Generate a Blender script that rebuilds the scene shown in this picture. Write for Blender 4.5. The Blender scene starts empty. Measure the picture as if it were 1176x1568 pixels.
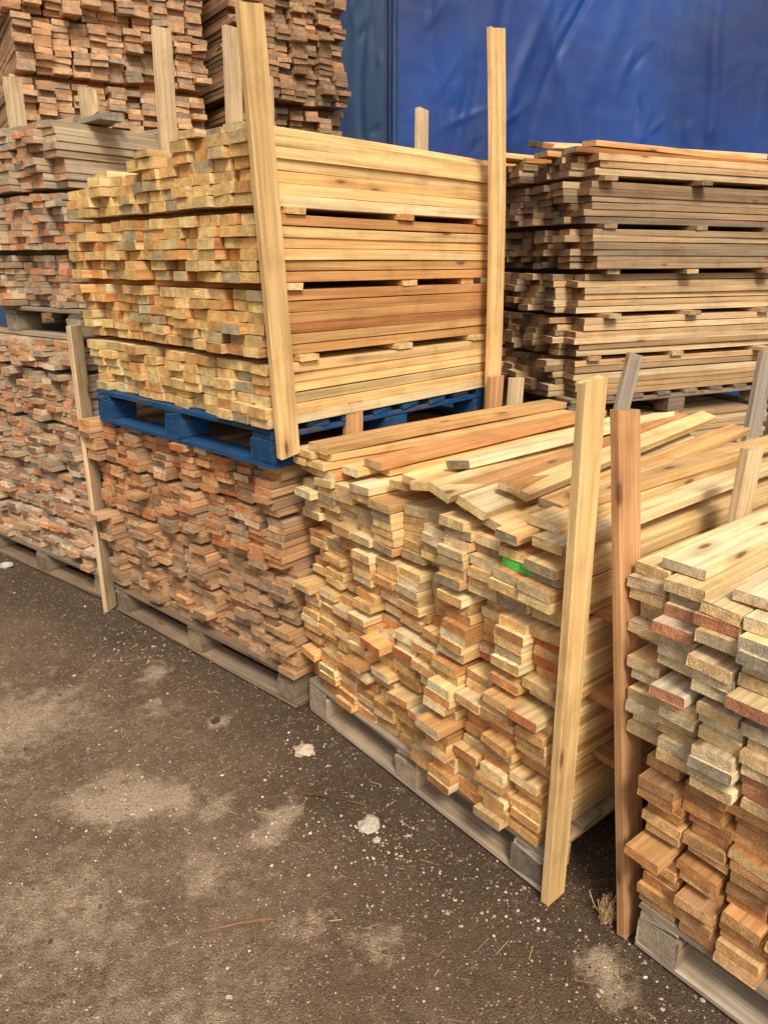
import bpy, math, random, bmesh
import numpy as np
from mathutils import Vector, Matrix
R=random.Random(11)
scene=bpy.context.scene
def s2l(c):
    c=c/255.0
    return c/12.92 if c<=0.04045 else ((c+0.055)/1.055)**2.4
def C(r,g,b): return (s2l(r),s2l(g),s2l(b))
def link(o): scene.collection.objects.link(o); return o

# ---------------------------------------------------------------- materials
class NT:
    def __init__(s,name):
        s.m=bpy.data.materials.new(name); s.m.use_nodes=True
        s.t=s.m.node_tree; s.n=s.t.nodes; s.l=s.t.links
        s.b=s.n['Principled BSDF']
    def new(s,t,**k):
        n=s.n.new(t)
        for a,b in k.items(): setattr(n,a,b)
        return n
    def math(s,op,a,b=None,c=None,clamp=False):
        n=s.new('ShaderNodeMath',operation=op,use_clamp=clamp)
        for i,v in enumerate((a,b,c)):
            if v is None: continue
            if isinstance(v,(int,float)): n.inputs[i].default_value=v
            else: s.l.new(v,n.inputs[i])
        return n.outputs[0]
    def vmul(s,v,xyz):
        n=s.new('ShaderNodeVectorMath',operation='MULTIPLY'); s.l.new(v,n.inputs[0]); n.inputs[1].default_value=xyz
        return n.outputs[0]
    def noise(s,v,scale,detail=3,rough=.55,dist=0):
        n=s.new('ShaderNodeTexNoise'); s.l.new(v,n.inputs['Vector'])
        n.inputs['Scale'].default_value=scale; n.inputs['Detail'].default_value=detail
        n.inputs['Roughness'].default_value=rough; n.inputs['Distortion'].default_value=dist
        return n.outputs[0]
    def mix(s,f,a,b,bt='MIX'):
        n=s.new('ShaderNodeMix',data_type='RGBA',blend_type=bt)
        for i,v in ((0,f),(6,a),(7,b)):
            if isinstance(v,(int,float)): n.inputs[i].default_value=v
            elif isinstance(v,tuple): n.inputs[i].default_value=(*v,1)
            else: s.l.new(v,n.inputs[i])
        return n.outputs[2]
    def mr(s,v,a,b,c,d):
        n=s.new('ShaderNodeMapRange'); s.l.new(v,n.inputs[0])
        for i,x in enumerate((a,b,c,d)): n.inputs[i+1].default_value=x
        return n.outputs[0]
    def attr(s,name): return s.new('ShaderNodeAttribute',attribute_name=name)
    def bump(s,h,st,d):
        n=s.new('ShaderNodeBump'); n.inputs['Strength'].default_value=st; n.inputs['Distance'].default_value=d
        s.l.new(h,n.inputs['Height']); s.l.new(n.outputs[0],s.b.inputs['Normal'])

def wood_mat(name,knots=.6,paint=None):
    w=NT(name)
    g=w.attr('gco').outputs['Vector']; col=w.attr('bcol').outputs['Color']; ef=w.attr('endf').outputs['Fac']
    n1=w.noise(w.vmul(g,(2.5,70,70)),1,3)
    n2=w.noise(w.vmul(g,(1.3,9,9)),1,1)
    n3=w.noise(g,170,2,.7)
    sep=w.new('ShaderNodeSeparateXYZ'); w.l.new(g,sep.inputs[0])
    rr=w.math('SQRT',w.math('ADD',w.math('MULTIPLY',sep.outputs[1],sep.outputs[1]),w.math('MULTIPLY',sep.outputs[2],sep.outputs[2])))
    rr=w.math('ADD',rr,w.math('MULTIPLY',n2,.03))
    ring=w.math('MULTIPLY_ADD',w.math('SINE',w.math('MULTIPLY',rr,950)),.5,.5)
    ring=w.math('POWER',ring,2.0)
    k=w.mr(n1,.3,.7,.70,1.16)
    k=w.math('MULTIPLY',k,w.math('SUBTRACT',1.03,w.math('MULTIPLY',ring,.12)))
    k=w.math('MULTIPLY',k,w.mr(n2,.3,.7,.86,1.12))
    ke=w.math('MULTIPLY',w.mr(n3,.3,.7,.74,1.12),w.mr(w.noise(g,32,2),.3,.7,.70,1.14))
    ke=w.math('MULTIPLY',ke,w.math('SUBTRACT',1.03,w.math('MULTIPLY',ring,.14)))
    km=w.new('ShaderNodeMix',data_type='FLOAT')
    w.l.new(ef,km.inputs[0]); w.l.new(k,km.inputs[2]); w.l.new(ke,km.inputs[3])
    cc=w.new('ShaderNodeVectorMath',operation='SCALE'); w.l.new(col,cc.inputs[0]); w.l.new(km.outputs[0],cc.inputs['Scale'])
    out=cc.outputs[0]
    # darker latewood gets warmer
    out=w.mix(w.mr(n1,.55,.35,0,.30),out,(1.0,.84,.64),'MULTIPLY')
    out=w.mix(w.mr(n2,.45,.7,0,.25),out,(1.0,.88,.68),'MULTIPLY')
    if knots:
        v=w.new('ShaderNodeTexVoronoi'); w.l.new(w.vmul(g,(4.2,15,15)),v.inputs['Vector']); v.inputs['Scale'].default_value=1
        sc=w.new('ShaderNodeSeparateColor'); w.l.new(v.outputs['Color'],sc.inputs[0])
        on=w.math('MULTIPLY',w.math('GREATER_THAN',sc.outputs[0],knots),w.math('SUBTRACT',1.0,ef))
        kn=w.math('MULTIPLY',w.mr(v.outputs['Distance'],.08,.15,1,0),on)
        halo=w.math('MULTIPLY',w.mr(v.outputs['Distance'],.10,.38,.5,0),on)
        out=w.mix(halo,out,(.36,.19,.08))
        out=w.mix(w.math('MULTIPLY',kn,.85),out,(.16,.075,.035))
    geo=w.new('ShaderNodeNewGeometry')
    d=w.mr(w.noise(geo.outputs['Position'],7,3,.7),.50,.76,0,.6)
    out=w.mix(d,out,(.62,.57,.50),'MULTIPLY')
    if paint:
        ch=w.mr(w.noise(w.vmul(g,(8,40,40)),1,5,.7),.53,.59,0,.8)
        pc=w.mix(w.noise(geo.outputs['Position'],14,3),paint,tuple(x*.4 for x in paint))
        out=w.mix(ch,pc,out)
    w.l.new(out,w.b.inputs['Base Color'])
    w.b.inputs['Roughness'].default_value=.88
    w.b.inputs['Specular IOR Level'].default_value=.14
    h=w.math('ADD',w.math('MULTIPLY',n1,.7),w.math('MULTIPLY',n3,w.math('MULTIPLY_ADD',ef,1.0,.25)))
    w.bump(h,.7,.003)
    return w.m
WOOD=wood_mat('sawn_pine')
POSTW=wood_mat('weathered_post_pine',.45)
BLUEW=wood_mat('blue_painted_wood',0,C(36,84,128))

# ---------------------------------------------------------------- board mesh accumulator
class Boards:
    def __init__(s):
        s.v=[];s.g=[];s.f=[];s.c=[];s.e=[];s.n=0
    def add(s,L,w,t,M,side,end,seg=2,bow=0,skew=0,ch=.0016,rough=.0007):
        hy,hz=w/2,t/2
        sec=[(-hy+ch,-hz),(hy-ch,-hz),(hy,-hz+ch),(hy,hz-ch),(hy-ch,hz),(-hy+ch,hz),(-hy,hz-ch),(-hy,-hz+ch)]
        ox=R.uniform(0,60); oy=R.uniform(-.12,.12); oz=R.uniform(-.1,.1)
        for i in range(seg+1):
            u=-1+2*i/seg
            for (y,z) in sec:
                jx=R.uniform(-rough,rough)*2.5 if abs(u)==1 else 0
                x=u*L/2+skew*y+jx
                zz=z+bow*(1-u*u)+R.uniform(-rough,rough)*.5
                yy=y+R.uniform(-rough,rough)*.7
                s.v.append(tuple(M@Vector((x,yy,zz)))); s.g.append((x+ox,yy+oy,zz+oz))
        b=s.n
        for i in range(seg):
            for j in range(8):
                k=(j+1)%8
                s.f.append((b+(i+1)*8+j,b+(i+1)*8+k,b+i*8+k,b+i*8+j)); s.c.append(side); s.e.append(0)
        s.f.append(tuple(b+j for j in range(8))); s.c.append(end); s.e.append(1)
        s.f.append(tuple(b+seg*8+j for j in range(8))[::-1]); s.c.append(end); s.e.append(1)
        s.n+=8*(seg+1)
    def obj(s,name,mat=None):
        me=bpy.data.meshes.new(name); me.from_pydata(s.v,[],s.f); me.update()
        a=me.attributes.new('gco','FLOAT_VECTOR','POINT'); a.data.foreach_set('vector',np.array(s.g,dtype=np.float32).ravel())
        a=me.attributes.new('bcol','FLOAT_COLOR','FACE')
        c=np.ones((len(s.c),4),dtype=np.float32); c[:,:3]=np.array(s.c); a.data.foreach_set('color',c.ravel())
        a=me.attributes.new('endf','FLOAT','FACE'); a.data.foreach_set('value',np.array(s.e,dtype=np.float32))
        bm=bmesh.new(); bm.from_mesh(me); bmesh.ops.recalc_face_normals(bm,faces=bm.faces); bm.to_mesh(me); bm.free()
        me.materials.append(mat or WOOD)
        return link(bpy.data.objects.new(name,me))

def frame(ox,oy,phi): return Matrix.Translation((ox,oy,0))@Matrix.Rotation(math.radians(phi),4,'Z')
def pick(pal):
    r=R.random()*sum(p[1] for p in pal)
    for c,w in pal:
        r-=w
        if r<=0: break
    k=R.uniform(.74,1.14); t=R.uniform(-.06,.06)
    return (min(.88,c[0]*k*(1+t)),min(.85,c[1]*k),c[2]*k*(1-t))

def build_stack(name,F,z0,width,L,bw,bt,groups,gap,pal_side,pal_end,rag=1.0,lean=(0,0),top_drop=None,xoff=None,
                stick=(.13,.6,1.05),stick_out=.02,special=None,first_out=None):
    B=Boards()
    PS=pal_side if callable(pal_side) else (lambda g:pal_side)
    PE=pal_end if callable(pal_end) else (lambda g:pal_end)
    ncol=max(1,int(round(width/(bw+.004)))); pitch=width/ncol
    z=z0
    colo=[R.uniform(-.016,.016)*rag for _ in range(ncol)]
    for gi,nb in enumerate(groups):
        goff=R.uniform(-.012,.012)*rag; gy=R.uniform(-.012,.012)*rag
        co=[colo[c]+R.uniform(-.014,.014)*rag for c in range(ncol)]
        for c in range(ncol):
            n=nb
            if gi==len(groups)-1 and top_drop: n=max(1,nb-top_drop(c,ncol))
            pair=0; zz=z; coly=R.uniform(-.004,.004)
            for k in range(n):
                if k%2==0 or R.random()<.35: pair=R.uniform(-.016,.016)*rag; coly=R.uniform(-.007,.007)
                dx=goff+co[c]+pair+R.uniform(-.006,.006)*rag
                if R.random()<.06: dx+=R.uniform(-.04,.035)*rag
                if xoff: dx+=xoff(c,ncol,gi)
                t=bt*R.uniform(.90,1.0)
                wdt=min(bw*R.uniform(.86,1.03),pitch*.995)
                zc=zz+bt/2; yc=(c+.5)*pitch+gy+coly+R.uniform(-.002,.002)
                xs_=lean[0]*(zc-z0); ys_=lean[1]*(zc-z0)
                Lb=L+R.uniform(-.012,.012)
                M=F@Matrix.Translation((Lb/2+dx+xs_,yc+ys_,zc))@Matrix.Rotation(R.gauss(0,.0022)*rag,4,'Z')@Matrix.Rotation(R.gauss(0,.018)*rag,4,'X')@Matrix.Rotation(R.gauss(0,.0008),4,'Y')
                sc=pick(PS(gi)); ec=pick(PE(gi))
                if special and special(c,gi,k): ec=special(c,gi,k)
                B.add(Lb,wdt,t,M,sc,ec,seg=3,bow=R.gauss(0,.0014),skew=R.gauss(0,.022))
                zz+=bt
        z+=nb*bt
        if gi<len(groups)-1:
            for si,sx in enumerate(stick):
                x=sx*L/1.2+R.uniform(-.05,.05)
                o=R.uniform(0,stick_out)
                if si==0 and first_out: o=first_out*R.uniform(.8,1.2)
                ln=width+o+R.uniform(0,.03)
                M=F@Matrix.Translation((x+lean[0]*(z-z0),-o+ln/2+lean[1]*(z-z0),z+gap/2))@Matrix.Rotation(math.pi/2+R.gauss(0,.02),4,'Z')
                B.add(ln,.08,gap*.96,M,pick(PS(gi)),pick(PS(gi)))
            z+=gap
    o=B.obj(name)
    return o,z

GREYP=[(C(172,156,132),3),(C(144,130,110),2),(C(190,170,142),1)]
DARKP=[(C(138,121,100),3),(C(120,105,87),2),(C(156,137,112),1)]
def pallet(name,F,z0,W,L,pal,mat=None):
    B=Boards()
    def bx(cx,cy,cz,lx,ly,lz,along):
        if along=='x': M=F@Matrix.Translation((cx,cy,cz)); l,w=lx,ly
        else: M=F@Matrix.Translation((cx,cy,cz))@Matrix.Rotation(math.pi/2,4,'Z'); l,w=ly,lx
        B.add(l,w,lz,M,pick(pal),pick(pal),ch=.003,rough=.0022)
    t=.02
    for x in (.05,L/2,L-.05): bx(x,W/2,z0+t/2,.098,W,t*.97,'y')
    for x in (.06,L/2,L-.06):
        for y in (.055,W/2,W-.055): bx(x,y,z0+t+.0375,.12,.105,.075,'x')
    for y in (.05,W/2,W-.05): bx(L/2,y,z0+t+.075+t/2,L-.004,.098,t*.97,'x')
    n=8
    for i in range(n): bx(.05+(L-.1)*i/(n-1),W/2,z0+t*2+.075+t/2,.095,W+.004,t*.97,'y')
    return B.obj(name,mat)
PH=.136

def post(p0,p1,w,t,phi,pal,name='wooden_post'):
    p0=Vector(p0);p1=Vector(p1); d=(p1-p0); L=d.length; d.normalize()
    wy=Vector((math.cos(math.radians(phi)),math.sin(math.radians(phi)),0)); wy=(wy-d*wy.dot(d)).normalized()
    nz=d.cross(wy)
    M=Matrix(((d.x,wy.x,nz.x,0),(d.y,wy.y,nz.y,0),(d.z,wy.z,nz.z,0),(0,0,0,1)))
    M=Matrix.Translation((p0+p1)/2)@M
    B=Boards(); c=pal[0][0]; k=R.uniform(.94,1.04); c=tuple(v*k for v in c)
    B.add(L,w,t,M,c,c,seg=10,bow=R.gauss(0,.004),skew=R.gauss(0,.04),ch=.002,rough=.0012)
    return B.obj(name,POSTW)

# ---------------------------------------------------------------- palettes
P_fresh=[(C(236,204,144),4),(C(228,188,126),3),(C(216,170,110),2),(C(240,214,162),2),(C(202,150,96),1.5)]
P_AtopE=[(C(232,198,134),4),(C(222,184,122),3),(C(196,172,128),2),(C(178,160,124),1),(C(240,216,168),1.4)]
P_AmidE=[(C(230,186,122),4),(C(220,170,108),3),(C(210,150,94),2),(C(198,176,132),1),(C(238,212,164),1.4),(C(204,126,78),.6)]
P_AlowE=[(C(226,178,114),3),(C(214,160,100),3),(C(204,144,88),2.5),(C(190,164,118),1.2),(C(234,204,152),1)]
P_C_S3=[(C(236,206,148),4),(C(228,194,134),3),(C(216,176,118),1.6),(C(242,216,166),1.5)]
P_C_S0=[(C(228,190,130),3),(C(216,168,108),3),(C(202,148,92),2.4),(C(236,208,156),1.4),(C(190,130,80),.8)]
P_C_E=[(C(236,200,132),4),(C(228,186,118),3),(C(218,164,100),2),(C(180,164,124),1),(C(214,190,136),1.6)]
P_B_E=[(C(214,158,108),4),(C(224,174,124),2.5),(C(202,140,92),3),(C(176,152,122),2),(C(224,196,154),1.1),(C(150,122,94),1.3),(C(206,128,80),1.4)]
P_B_El=[(C(196,154,114),4),(C(182,142,104),3),(C(172,148,120),2),(C(208,172,132),1.4),(C(150,126,100),1.2)]
P_B_S=[(C(190,152,110),3),(C(168,138,106),2)]
P_E_E=[(C(212,168,128),4),(C(194,152,116),3),(C(216,154,108),2.4),(C(178,158,134),1.8),(C(230,206,172),1.1),(C(142,122,102),1.2)]
P_E_S=[(C(194,174,144),3),(C(172,156,130),2)]
P_G_S=[(C(200,172,130),4),(C(184,154,114),3),(C(210,182,138),2),(C(150,130,104),1.8)]
P_G_St=[(C(170,146,114),3),(C(148,126,98),3),(C(188,160,122),1.5),(C(126,108,88),1)]
P_G_E=[(C(172,134,96),3),(C(148,116,84),3),(C(130,108,84),2)]  # board ends of G: shade on that face put into the colour
P_F=[(C(206,170,132),4),(C(186,150,114),3),(C(216,170,124),2),(C(168,148,122),1.6)]
P_F2=[(C(180,148,112),4),(C(158,128,96),3),(C(192,150,108),2),(C(146,128,104),1.6)]
P_D_top=[(C(238,216,170),4),(C(230,200,146),3),(C(206,188,154),2)]
P_post=[(C(222,186,128),1)]
P_postR=[(C(196,150,104),1)]
P_postG=[(C(206,182,144),1)]
P_gray=[(C(168,156,138),1)]
P_blue=[(C(60,76,92),1),(C(90,84,76),1)]

# ---------------------------------------------------------------- A : front middle stack
FA=frame(1.305,.95,0)
pallet('wooden_pallet',FA,0.002,1.10,1.2,GREYP)
def spA(c,gi,k):
    return C(100,205,95) if (c==1 and gi==3 and k==4) else None
zA=.002+PH+.002
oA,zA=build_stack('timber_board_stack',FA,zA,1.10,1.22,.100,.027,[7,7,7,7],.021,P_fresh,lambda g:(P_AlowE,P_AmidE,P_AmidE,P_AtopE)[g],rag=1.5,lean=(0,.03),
    top_drop=lambda c,n:R.choice([0,0,1,1]) ,special=spA,stick_out=.05,first_out=.11,stick=(.2,.62,1.05))
B=Boards()
loose=[(0.00,.05,.001,1,0,0),(-.03,.16,.0,2,0.02,0),(.03,.29,-.01,5,.16,0),(.00,.355,.022,6,.30,.01),(.03,.43,.028,5,.42,0),(-.015,.50,.038,9,.30,.01),
 (.02,.575,.034,7,-.12,0),(.05,.67,.0,3,0,0),(.12,.77,.0,-1.5,0,0),(.03,.86,.0,1.5,0,0),(-.01,.97,.0,-.5,0,0),(-.02,1.07,.0,1,0,0),
 (.04,.64,.029,6,.1,0),(.02,.94,.028,-2,.0,0),(-.02,1.045,.029,.5,0.04,0),(.07,.82,.029,3.5,0,0),(.05,.12,.028,2.5,0.03,0),(.14,.23,.036,7,.08,.005),
 (.10,.40,.060,12,.15,.01),(.16,.53,.066,3,-.2,.01),(.00,.99,.054,1.2,.02,0),(.2,.10,.055,-1,0,0),(.12,.33,.062,8,.25,-.01)]
for (dx,y,dz,yaw,roll,pit) in loose:
    L=1.2+R.uniform(-.05,.12)
    M=FA@Matrix.Translation((dx+L/2,y+.025,zA+.016+dz))@Matrix.Rotation(math.radians(yaw),4,'Z')@Matrix.Rotation(pit,4,'Y')@Matrix.Rotation(roll,4,'X')
    B.add(L,R.uniform(.06,.1),.024,M,pick(P_fresh),pick(P_AtopE),seg=3,bow=R.gauss(0,.003),skew=R.gauss(0,.08))
B.obj('loose_boards')

# ---------------------------------------------------------------- B : lower left stack + blue pallet + C
FB=frame(1.27,2.09,9.8)
pallet('wooden_pallet',FB,.002,1.27,1.2,DARKP)
oB,zB=build_stack('timber_board_stack',FB,.14,1.27,1.2,.092,.026,[7,7,8,7],.018,P_B_S,lambda g:(P_B_El,P_B_El,P_B_E,P_B_E)[g],rag=1.4,lean=(-.02,0))
FC=frame(1.20,2.06,7.7)
zb=zB+.003
pallet('blue_wooden_pallet',FC,zb,1.18,1.2,P_blue,BLUEW)
oC,zC=build_stack('timber_board_stack',FC,zb+PH+.002,1.19,1.22,.092,.0337,[6,6,6,6],.021,lambda g:(P_C_S3,P_C_S0,P_C_S0,P_C_S3)[g],P_C_E,rag=1.25,lean=(0,.04),
   top_drop=lambda c,n:(0 if c<4 else (1 if c<7 else (2 if c<10 else 3))),stick_out=.03)
B=Boards()
for (x,y,yaw,dz) in ((0.0,.05,1,0),(0.02,.16,-1,0),(-.02,.27,2,0),(.03,.62,3,-.034),(-.03,.50,-2,-.034),(.02,.92,2,-.068)):
    M=FC@Matrix.Translation((x+.6,y+.07,zC+.013+dz))@Matrix.Rotation(math.radians(yaw),4,'Z')
    B.add(1.2,.09,.022,M,pick(P_C_S3),pick(P_C_E),seg=4,bow=R.gauss(0,.003))
B.obj('loose_boards')
# ---------------------------------------------------------------- E : far left, two tiers
FE=frame(1.05,3.46,13.4)
pallet('wooden_pallet',FE,.002,1.2,1.2,DARKP)
oE,zE=build_stack('timber_board_stack',FE,.14,1.2,1.2,.092,.026,[8,9,9,9,5],.020,P_E_S,P_E_E,rag=1.4)
FE2=frame(1.08,3.44,13.4)
pallet('wooden_pallet',FE2,zE+.003,1.2,1.2,GREYP)
oE2,zE2=build_stack('timber_board_stack',FE2,zE+.003+PH+.002,1.2,1.2,.092,.028,[8,8,9],.022,P_E_S,P_E_E,rag=1.4,lean=(-.02,0),top_drop=lambda c,n:R.choice([0,1,2]))
B=Boards()
for (x,y,yaw,dz) in ((.25,.5,84,.0),(.55,.6,92,0),(.45,.55,70,.024),(.9,.6,88,0),(.12,.7,95,.0)):
    M=FE2@Matrix.Translation((x,y,zE2+.016+dz))@Matrix.Rotation(math.radians(yaw),4,'Z')
    B.add(1.25,.1,.022,M,pick(P_gray),pick(P_gray))
B.obj('loose_boards')
# ---------------------------------------------------------------- G : right back, two tiers
FG=frame(3.21,2.41,-14)
pallet('wooden_pallet',FG,.002,1.2,1.5,DARKP)
oG0,zG0=build_stack('timber_board_stack',FG,.14,1.2,1.5,.095,.028,[7,7,7],.022,P_G_S,P_G_E,rag=1.2)
pallet('wooden_pallet',FG,zG0+.003,1.2,1.5,DARKP)
oG,zG=build_stack('timber_board_stack',FG,zG0+.003+PH+.002,1.2,1.5,.095,.032,[6,6,6,6,6,3],.024,lambda g:P_G_S if g<3 or g==5 else P_G_St,P_G_E,rag=2.3,top_drop=lambda c,n:R.choice([0,0,1]),stick_out=.05)
B=Boards()
for (x,y,yaw,dz,pit,roll) in ((-.06,.1,1,.0,0,0),(.0,.22,2,0,0,0),(-.1,.34,5,.0,0,0),(.05,.16,5,.03,.01,.1),(-.02,.5,-4,0,0,0),(-.12,.42,9,.035,.02,.2),(-.16,.62,3,.01,.01,-.1),(-.1,.28,-3,.055,-.01,.1),(-.22,.8,4,.0,0,0)):
    M=FG@Matrix.Translation((x+.76,y,zG+.018+dz))@Matrix.Rotation(math.radians(yaw),4,'Z')@Matrix.Rotation(pit,4,'Y')@Matrix.Rotation(roll,4,'X')
    B.add(1.5,.1,.026,M,pick(P_C_S0),pick(P_G_S),seg=4,bow=R.gauss(0,.004),skew=R.gauss(0,.08))
B.obj('loose_boards')
# ---------------------------------------------------------------- F : rear stacks, three tiers
for (x,y,phi,W,PF) in ((2.68,5.24,85,1.2,P_F),(3.80,5.10,85,.93,P_F2)):
    z=.002
    FF=frame(x,y,phi); pallet('wooden_pallet',FF,z,W,1.2,DARKP); z+=PH+.002
    for tier in range(3):
        FF=frame(x+R.uniform(-.04,.04),y+R.uniform(-.03,.03),phi+R.uniform(-2.5,2.5))
        o,z=build_stack('timber_board_stack',FF,z,W,1.2,.11,.034,[9,9,9,8],.016,PF,PF,rag=2.4,lean=(R.uniform(-.04,.04),R.uniform(-.04,.04)))
        if tier<2:
            B=Boards()
            for bx_ in (.2,.6,1.0):
                M=FF@Matrix.Translation((bx_,W/2,z+.02))@Matrix.Rotation(math.pi/2,4,'Z')
                B.add(W,.08,.04,M,pick(PF),pick(PF))
            B.obj('timber_bearers'); z+=.041
# ---------------------------------------------------------------- D : right front stack
W=1.2
FD=frame(1.36,-.50,0)
pallet('wooden_pallet',FD,.002,W,1.2,GREYP)
P_D1=[(C(216,168,110),3),(C(204,150,96),3),(C(188,144,98),1),(C(226,186,130),1.2)]
P_D2=[(C(236,216,172),3),(C(212,150,112),1.0),(C(230,200,146),2.4),(C(190,176,148),1.2)]
oD,zD=build_stack('timber_board_stack',FD,.14,W,1.2,.092,.027,[7,7],.02,P_D1,P_D1,rag=1.3,lean=(-.02,.12))
FD2=frame(1.36,-.385,0)
oD,zD=build_stack('timber_board_stack',FD2,zD+.02,W,1.2,.092,.0275,[7,7],.02,P_D_top,P_D2,rag=1.4,lean=(0,.10),xoff=lambda c,n,g:(.05 if c==n-1 else -.03))
FD3=frame(1.36,-.37,0)
B=Boards()
for (x,y,yaw,dz,l) in ((.30,.50,80,.0,.9),(.66,1.12,1,.0,1.2),(.6,.72,-3,.0,1.2),(.50,.4,70,.026,.9),(.62,.95,2,.0,1.2)):
    M=FD3@Matrix.Translation((x,y,zD+.015+dz))@Matrix.Rotation(math.radians(yaw),4,'Z')
    B.add(l,.1,.022,M,pick(P_D_top),pick(P_D_top))
B.obj('loose_boards')
# ---------------------------------------------------------------- posts
post((1.325,.925,0),(1.30,.925,1.37),.072,.024,0,P_post)
post((1.395,.735,0),(1.435,.93,1.29),.082,.024,0,P_postR)
post((1.245,2.03,1.0),(1.175,2.02,2.25),.08,.024,7,P_post)
post((2.35,2.17,.96),(2.28,2.17,2.40),.085,.024,7,P_post)
post((1.47,3.31,1.0),(1.50,3.29,2.50),.085,.024,13,P_postG)
post((1.80,3.33,1.0),(1.83,3.31,2.56),.085,.024,13,P_postG)
post((2.0,3.35,1.0),(2.0,3.33,2.40),.085,.024,13,P_postG)
post((2.47,2.79,1.0),(2.46,2.77,2.24),.075,.024,13,P_postG)
post((1.035,3.39,0),(1.03,3.375,1.34),.085,.022,40,P_postG)
post((1.19,4.36,1.9),(1.19,4.36,2.45),.085,.024,13,P_postG)
post((1.35,3.80,1.9),(1.35,3.80,2.34),.085,.024,13,P_postG)
post((1.56,2.10,0),(1.57,2.115,1.13),.08,.024,5,P_postR)
post((2.30,2.13,0),(2.31,2.12,1.15),.085,.024,5,P_postR)
post((2.43,2.13,0),(2.44,2.12,1.13),.085,.024,5,P_postG)
post((2.60,1.86,0),(2.90,1.86,1.22),.075,.024,-14,P_gray)
post((2.95,1.36,0),(3.12,1.40,1.25),.08,.024,-14,P_gray)
post((1.84,.865,0),(1.93,.865,1.14),.085,.024,0,P_postG)

# ---------------------------------------------------------------- ground
def axis(lo,hi,fine0,fine1,step):
    a=list(np.arange(fine0,fine1,step)); s=step
    x=fine1
    while x<hi: a.append(x); s*=1.35; x+=s
    a.append(hi); s=step; x=fine0-step
    while x>lo: a.insert(0,x); s*=1.35; x-=s
    a.insert(0,lo); return np.array(a)
xs=axis(-150,150,-1.6,1.9,.02); ys=axis(-150,150,-.9,5.5,.02)
X,Y=np.meshgrid(xs,ys,indexing='ij')
rs=np.random.RandomState(3)
def fbm(X,Y,base,octs,seed):
    rr=np.random.RandomState(seed); Z=np.zeros_like(X); a=1;f=base
    for o in range(octs):
        for k in range(5):
            th=rr.uniform(0,6.28); ph=rr.uniform(0,6.28); ff=f*rr.uniform(.7,1.4)
            Z+=a*np.sin((X*np.cos(th)+Y*np.sin(th))*ff+ph+1.3*np.sin((X*np.sin(th)-Y*np.cos(th))*ff*.7+ph*2))/5
        a*=.5;f*=2.1
    return Z
wind=np.clip(1-np.maximum(np.maximum(-2-X,X-2),np.maximum(-1-Y,Y-6))/1.5,0,1)
Z=(fbm(X,Y,3,5,1)*.007-.009)*wind
blobs=[(.604,2.02,.11,1),(.70,1.93,.06,.8),(.50,2.1,.08,.7),(.936,1.66,.055,.9),(.86,1.60,.055,.8),(.657,1.585,.07,.7),(1.248,.717,.06,.9),(1.02,2.21,.05,.8),(.967,2.68,.07,.7),
 (.78,1.25,.07,.5),(.2,2.6,.25,.5),(.5,2.7,.2,.5),(.3,1.7,.2,.4),(.3,1.2,.25,.4),(1.19,.62,.05,.8),(.9,1.1,.06,.5),(.78,1.8,.05,.7),(.9,2.45,.08,.5),(.0,3.2,.3,.4)]
dust=np.zeros_like(X)
wx=X+.05*fbm(X,Y,9,4,21); wy_=Y+.05*fbm(X,Y,9,4,22)
for bx,by,r,a in blobs: dust+=a*np.exp(-(((wx-bx)**2+(wy_-by)**2)/(r*r)))
dust=np.clip(dust,0,1)
line=np.where(Y<2,1.3,1.3-.2*(Y-2))
dd=line-X+.12*fbm(X,Y,4,3,5)
damp=np.clip(1-(dd-.10)/.5,0,1)
Z+=dust*.005*wind
verts=np.stack([X,Y,Z],-1).reshape(-1,3); nx,ny=X.shape
idx=np.arange(nx*ny).reshape(nx,ny)
faces=np.stack([idx[:-1,:-1],idx[1:,:-1],idx[1:,1:],idx[:-1,1:]],-1).reshape(-1,4)
me=bpy.data.meshes.new('ground'); me.from_pydata(verts.tolist(),[],faces.tolist()); me.update()
for nm,arr in (('dust',dust),('damp',damp)):
    a=me.attributes.new(nm,'FLOAT','POINT'); a.data.foreach_set('value',arr.ravel().astype(np.float32))
me.polygons.foreach_set('use_smooth',[True]*len(me.polygons))
g=NT('packed_dirt_asphalt')
pos=g.new('ShaderNodeNewGeometry').outputs['Position']
nb=g.noise(pos,3.2,4,.7); nf=g.noise(pos,30,4,.72); ng=g.noise(pos,230,2,.7)
col=g.mix(g.mr(nb,.35,.65,0,1),C(128,106,82),C(162,139,110))
col=g.mix(g.mr(nf,.35,.68,0,.7),col,C(104,85,65))
damp_=g.attr('damp').outputs['Fac']
col=g.mix(g.math('MULTIPLY',damp_,g.mr(nf,.3,.7,.92,.6)),col,C(76,61,48))
dn=g.math('MULTIPLY',g.attr('dust').outputs['Fac'],1.2)
dn=g.math('SUBTRACT',dn,g.mr(g.noise(pos,16,5,.75),.3,.7,-.1,.8))
col=g.mix(g.mr(dn,-.15,.5,0,.85),col,C(192,170,140))
col=g.mix(1.0,col,g.mix(g.mr(ng,.3,.7,0,1),(.45,.45,.45),(1.35,1.33,1.3)),'MULTIPLY')
for sc,th,c1,am in ((95,.25,C(200,182,156),.75),(190,.26,C(180,162,138),.7),(60,.17,C(64,54,45),.8)):
    v=g.new('ShaderNodeTexVoronoi'); g.l.new(pos,v.inputs['Vector']); v.inputs['Scale'].default_value=sc
    sp=g.new('ShaderNodeSeparateColor'); g.l.new(v.outputs['Color'],sp.inputs[0])
    f=g.math('MULTIPLY',g.math('LESS_THAN',v.outputs['Distance'],th),g.math('GREATER_THAN',sp.outputs[0],.8))
    col=g.mix(g.math('MULTIPLY',f,am),col,c1)
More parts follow.
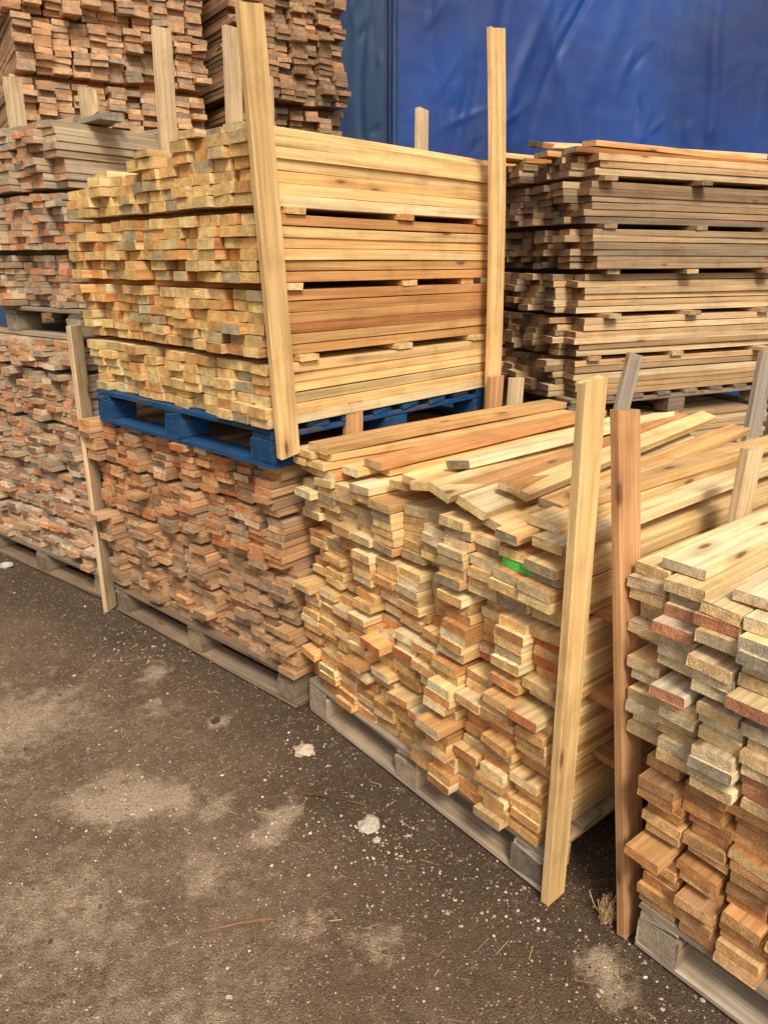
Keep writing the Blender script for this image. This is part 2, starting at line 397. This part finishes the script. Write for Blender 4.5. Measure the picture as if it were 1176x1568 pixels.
g.l.new(col,g.b.inputs['Base Color']); g.b.inputs['Roughness'].default_value=.9; g.b.inputs['Specular IOR Level'].default_value=.2
hh=g.math('ADD',g.math('MULTIPLY',nf,.8),g.math('MULTIPLY',ng,.5))
g.bump(hh,1.0,.018)
me.materials.append(g.m); link(bpy.data.objects.new('ground',me))

def stone_mat(name):
    s=NT(name); c=s.attr('bcol').outputs['Color']; p=s.new('ShaderNodeNewGeometry').outputs['Position']
    n=s.noise(p,90,4,.7)
    o=s.mix(1.0,c,s.mix(s.mr(n,.3,.7,0,1),(.6,.58,.54),(1.15,1.15,1.15)),'MULTIPLY')
    s.l.new(o,s.b.inputs['Base Color']); s.b.inputs['Roughness'].default_value=.85; s.bump(n,.6,.004); return s.m
SM=stone_mat('stone')
def rocks(name,items,sub=0):
    bm=bmesh.new(); bmesh.ops.create_icosphere(bm,subdivisions=1+sub,radius=1)
    bv=np.array([v.co[:] for v in bm.verts]); bf=np.array([[v.index for v in f.verts] for f in bm.faces]); bm.free()
    V=[];Fc=[];Cc=[];n=0
    for (x,y,z,s,c) in items:
        sc=np.array([s*R.uniform(.7,1.3),s*R.uniform(.7,1.3),s*R.uniform(.45,.8)])
        a=R.uniform(0,6.28); jit=1+rs.uniform(-.28,.28,(len(bv),1))
        v=bv*jit*sc; ca,sa=math.cos(a),math.sin(a)
        v=np.stack([v[:,0]*ca-v[:,1]*sa+x,v[:,0]*sa+v[:,1]*ca+y,v[:,2]+z+s*.25],-1)
        V.append(v);Fc.append(bf+n);n+=len(bv);Cc+= [c]*len(bf)
    V=np.concatenate(V);Fc=np.concatenate(Fc)
    me=bpy.data.meshes.new(name); me.from_pydata(V.tolist(),[],Fc.tolist()); me.update()
    a=me.attributes.new('bcol','FLOAT_COLOR','FACE'); c=np.ones((len(Cc),4),dtype=np.float32); c[:,:3]=np.array(Cc); a.data.foreach_set('color',c.ravel())
    me.materials.append(SM); return link(bpy.data.objects.new(name,me))
def gz(x,y):
    i=min(max(np.searchsorted(xs,x),0),nx-1); j=min(max(np.searchsorted(ys,y),0),ny-1); return float(Z[i,j])
items=[]
gc=[C(194,176,150),C(170,150,124),C(146,127,104),C(214,198,174),C(106,90,72),C(82,68,56)]
for i in range(15000):
    x=R.uniform(-1.2,1.9); y=R.uniform(-.3,5.2)
    s=.0013+.0022*R.random()**2
    if R.random()<.05: s*=2.2
    items.append((x,y,gz(x,y),s,R.choice(gc)))
for (cx,cy,r,n) in ((1.12,1.36,.08,170),(1.2,1.05,.13,120),(1.15,1.9,.09,60),(1.02,2.9,.14,100),(1.3,.6,.12,70),(.6,2.0,.12,60),(.9,1.62,.08,60)):
    for i in range(n):
        x=R.gauss(cx,r);y=R.gauss(cy,r); items.append((x,y,gz(x,y),R.uniform(.0015,.0055),R.choice(gc[:5])))
rocks('gravel',items)
rocks('stone',[(1.155,1.87,gz(1.155,1.87),.030,C(196,178,154))],1)
rocks('stone',[(1.11,1.44,gz(1.11,1.44),.027,C(190,178,160))],1)
rocks('stone',[(1.09,1.38,gz(1.09,1.38),.014,C(196,186,170))],1)
rocks('stone',[(.78,4.27,0,.03,C(190,178,160))],1)
rocks('stone',[(1.0,2.22,gz(1.0,2.22),.016,C(60,52,46))],1)
def splinter(x0,y0,x1,y1,w,c):
    L=math.hypot(x1-x0,y1-y0); a=math.atan2(y1-y0,x1-x0)
    B=Boards(); M=Matrix.Translation(((x0+x1)/2,(y0+y1)/2,gz((x0+x1)/2,(y0+y1)/2)+.007))@Matrix.Rotation(a,4,'Z')
    B.add(L,w,w*.5,M,c,c,seg=9,bow=.005,ch=w*.12,rough=w*.3); B.obj('wood_splinter')
splinter(.553,1.41,.714,1.33,.006,C(138,104,74))
splinter(.64,1.30,.70,1.38,.004,C(120,86,60))
splinter(1.03,1.69,1.153,1.515,.008,C(116,84,60))
B=Boards()
for i in range(280):
    x=R.gauss(1.05,.22); y=R.uniform(.4,3.2)
    if y>2: x-=.2*(y-2)
    L=R.uniform(.01,.05); M=Matrix.Translation((x,y,gz(x,y)+.003))@Matrix.Rotation(R.uniform(0,3.14),4,'Z')@Matrix.Rotation(R.gauss(0,.08),4,'Y')
    c=R.choice([C(200,165,115),C(170,130,90),C(120,90,65)])
    B.add(L,R.uniform(.001,.0022),.001,M,c,c,seg=2,ch=.0002,rough=.0002)
B.obj('wood_shavings')
B=Boards()
for i in range(90):
    L=R.uniform(.03,.08)
    M=Matrix.Translation((1.37+R.gauss(0,.008),.79+R.gauss(0,.008),.0))@Matrix.Rotation(R.uniform(0,6.28),4,'Z')@Matrix.Rotation(-math.pi/2+R.gauss(0,.4),4,'Y')@Matrix.Translation((L/2,0,0))
    c=R.choice([C(215,190,145),C(195,165,120)])
    B.add(L,.0018,.001,M,c,c,seg=2,ch=.0002,rough=.0003,bow=R.gauss(0,.006))
B.obj('straw_tuft')

# ---------------------------------------------------------------- blue tarpaulin wall
hd=Vector((.629,.777,0)); rt=Vector((.777,-.629,0))
tarp=bpy.data.objects.new('blue_tarpaulin_wall',None); link(tarp)
def tarp_mat(name,c1,c2,rough):
    t=NT(name); p=t.new('ShaderNodeNewGeometry').outputs['Position']
    n=t.noise(p,.7,3,.6)
    col=t.mix(t.mr(n,.35,.65,0,1),c1,c2)
    col=t.mix(t.mr(t.noise(t.vmul(p,(5,5,1.0)),1,5,.7),.50,.78,0,.25),col,(.07,.12,.18))
    t.l.new(col,t.b.inputs['Base Color']); t.b.inputs['Roughness'].default_value=rough
    t.b.inputs['Specular IOR Level'].default_value=.35
    h=t.noise(p,2.2,2,.5,.3); t.bump(h,.25,.06); return t.m
def panel(name,u0,u1,mat,d0,seed,amp):
    nu,nv=int((u1-u0)/.025),220; us=np.linspace(u0,u1,nu); vs=np.linspace(0,5.6,nv)
    U,V=np.meshgrid(us,vs,indexing='ij'); rr=np.random.RandomState(seed)
    D=.06*np.sin(U*1.9+.8*np.sin(V*.6))+.012*np.sin(U*6+V*.7)
    for k in range(int((u1-u0)*5)):
        cu,cv=rr.uniform(u0,u1),rr.uniform(.8,5.2); th=rr.normal(.18,.16); ln=rr.uniform(.3,1.1); wd=rr.uniform(.03,.09)
        a=(U-cu)*math.cos(th)-(V-cv)*math.sin(th)+.05*np.sin(V*3+cu*9); b=(U-cu)*math.sin(th)+(V-cv)*math.cos(th)
        D+=rr.uniform(-1,1)*.032*amp*np.exp(-(a/wd)**2-(b/ln)**2)
    for k in range(int((u1-u0)*7)):
        cu,cv=rr.uniform(u0,u1),rr.uniform(2.2,5.0); th=rr.uniform(-.3,1.2); ln=rr.uniform(.06,.2); wd=rr.uniform(.016,.03)
        a=(U-cu)*math.cos(th)-(V-cv)*math.sin(th)+.03*np.sin(V*9+cu*9); b=(U-cu)*math.sin(th)+(V-cv)*math.cos(th)
        D+=rr.choice([-1,1])*.011*amp*np.exp(-(a/wd)**2-(b/ln)**2)
    P=np.stack([hd.x*(d0-D)+rt.x*U, hd.y*(d0-D)+rt.y*U, V],-1).reshape(-1,3)
    ix=np.arange(nu*nv).reshape(nu,nv); f=np.stack([ix[:-1,:-1],ix[1:,:-1],ix[1:,1:],ix[:-1,1:]],-1).reshape(-1,4)
    me=bpy.data.meshes.new(name); me.from_pydata(P.tolist(),[],f.tolist()); me.update()
    me.polygons.foreach_set('use_smooth',[True]*len(me.polygons)); me.materials.append(mat)
    o=link(bpy.data.objects.new(name,me)); o.parent=tarp
panel('main_sheet',.05,9,tarp_mat('blue_pvc',C(10,62,134),C(8,40,96),.42),8.0,2,1.0)
panel('faded_sheet',-9,.12,tarp_mat('faded_blue_pvc',C(42,70,98),C(24,50,82),.55),8.12,4,1.3)
B=Boards()
p=hd*7.90+rt*.10
M=Matrix.Translation((p.x,p.y,2.8))@Matrix.Rotation(math.radians(-39),4,'Z')@Matrix.Rotation(math.pi/2,4,'Y')
B.add(5.6,.03,.05,M,C(60,105,165),C(60,105,165),seg=24,ch=.010,rough=.006)
o=B.obj('seam_roll'); o.data.materials[0]=bpy.data.materials['faded_blue_pvc']; o.parent=tarp

# ---------------------------------------------------------------- light, sky, camera
w=bpy.data.worlds.new('World'); scene.world=w; w.use_nodes=True
nt=w.node_tree; sky=nt.nodes.new('ShaderNodeTexSky'); sky.sky_type='NISHITA'; sky.sun_disc=False
sky.sun_elevation=math.radians(48); sky.sun_rotation=math.radians(207); sky.dust_density=6; sky.air_density=1; sky.ozone_density=.5
bg=nt.nodes['Background']; nt.links.new(sky.outputs[0],bg.inputs[0]); bg.inputs[1].default_value=.15
sd=bpy.data.lights.new('sun','SUN'); sd.energy=2.75; sd.angle=math.radians(14); sd.color=(1,.94,.85)
so=link(bpy.data.objects.new('sun',sd))
dirv=Vector((-.454,-.891,0)).normalized()*math.cos(math.radians(48))+Vector((0,0,math.sin(math.radians(48))))
so.rotation_euler=dirv.to_track_quat('Z','Y').to_euler()
cd=bpy.data.cameras.new('camera'); cam=link(bpy.data.objects.new('camera',cd))
cam.location=(0,0,1.6); cam.rotation_euler=(math.radians(90-18.6),0,math.radians(-39))
cd.sensor_fit='VERTICAL'; cd.sensor_height=36; cd.lens=26.2; cd.clip_start=.05; cd.clip_end=500
scene.camera=cam
scene.view_settings.view_transform='Standard'; scene.view_settings.look='None'; scene.view_settings.exposure=0
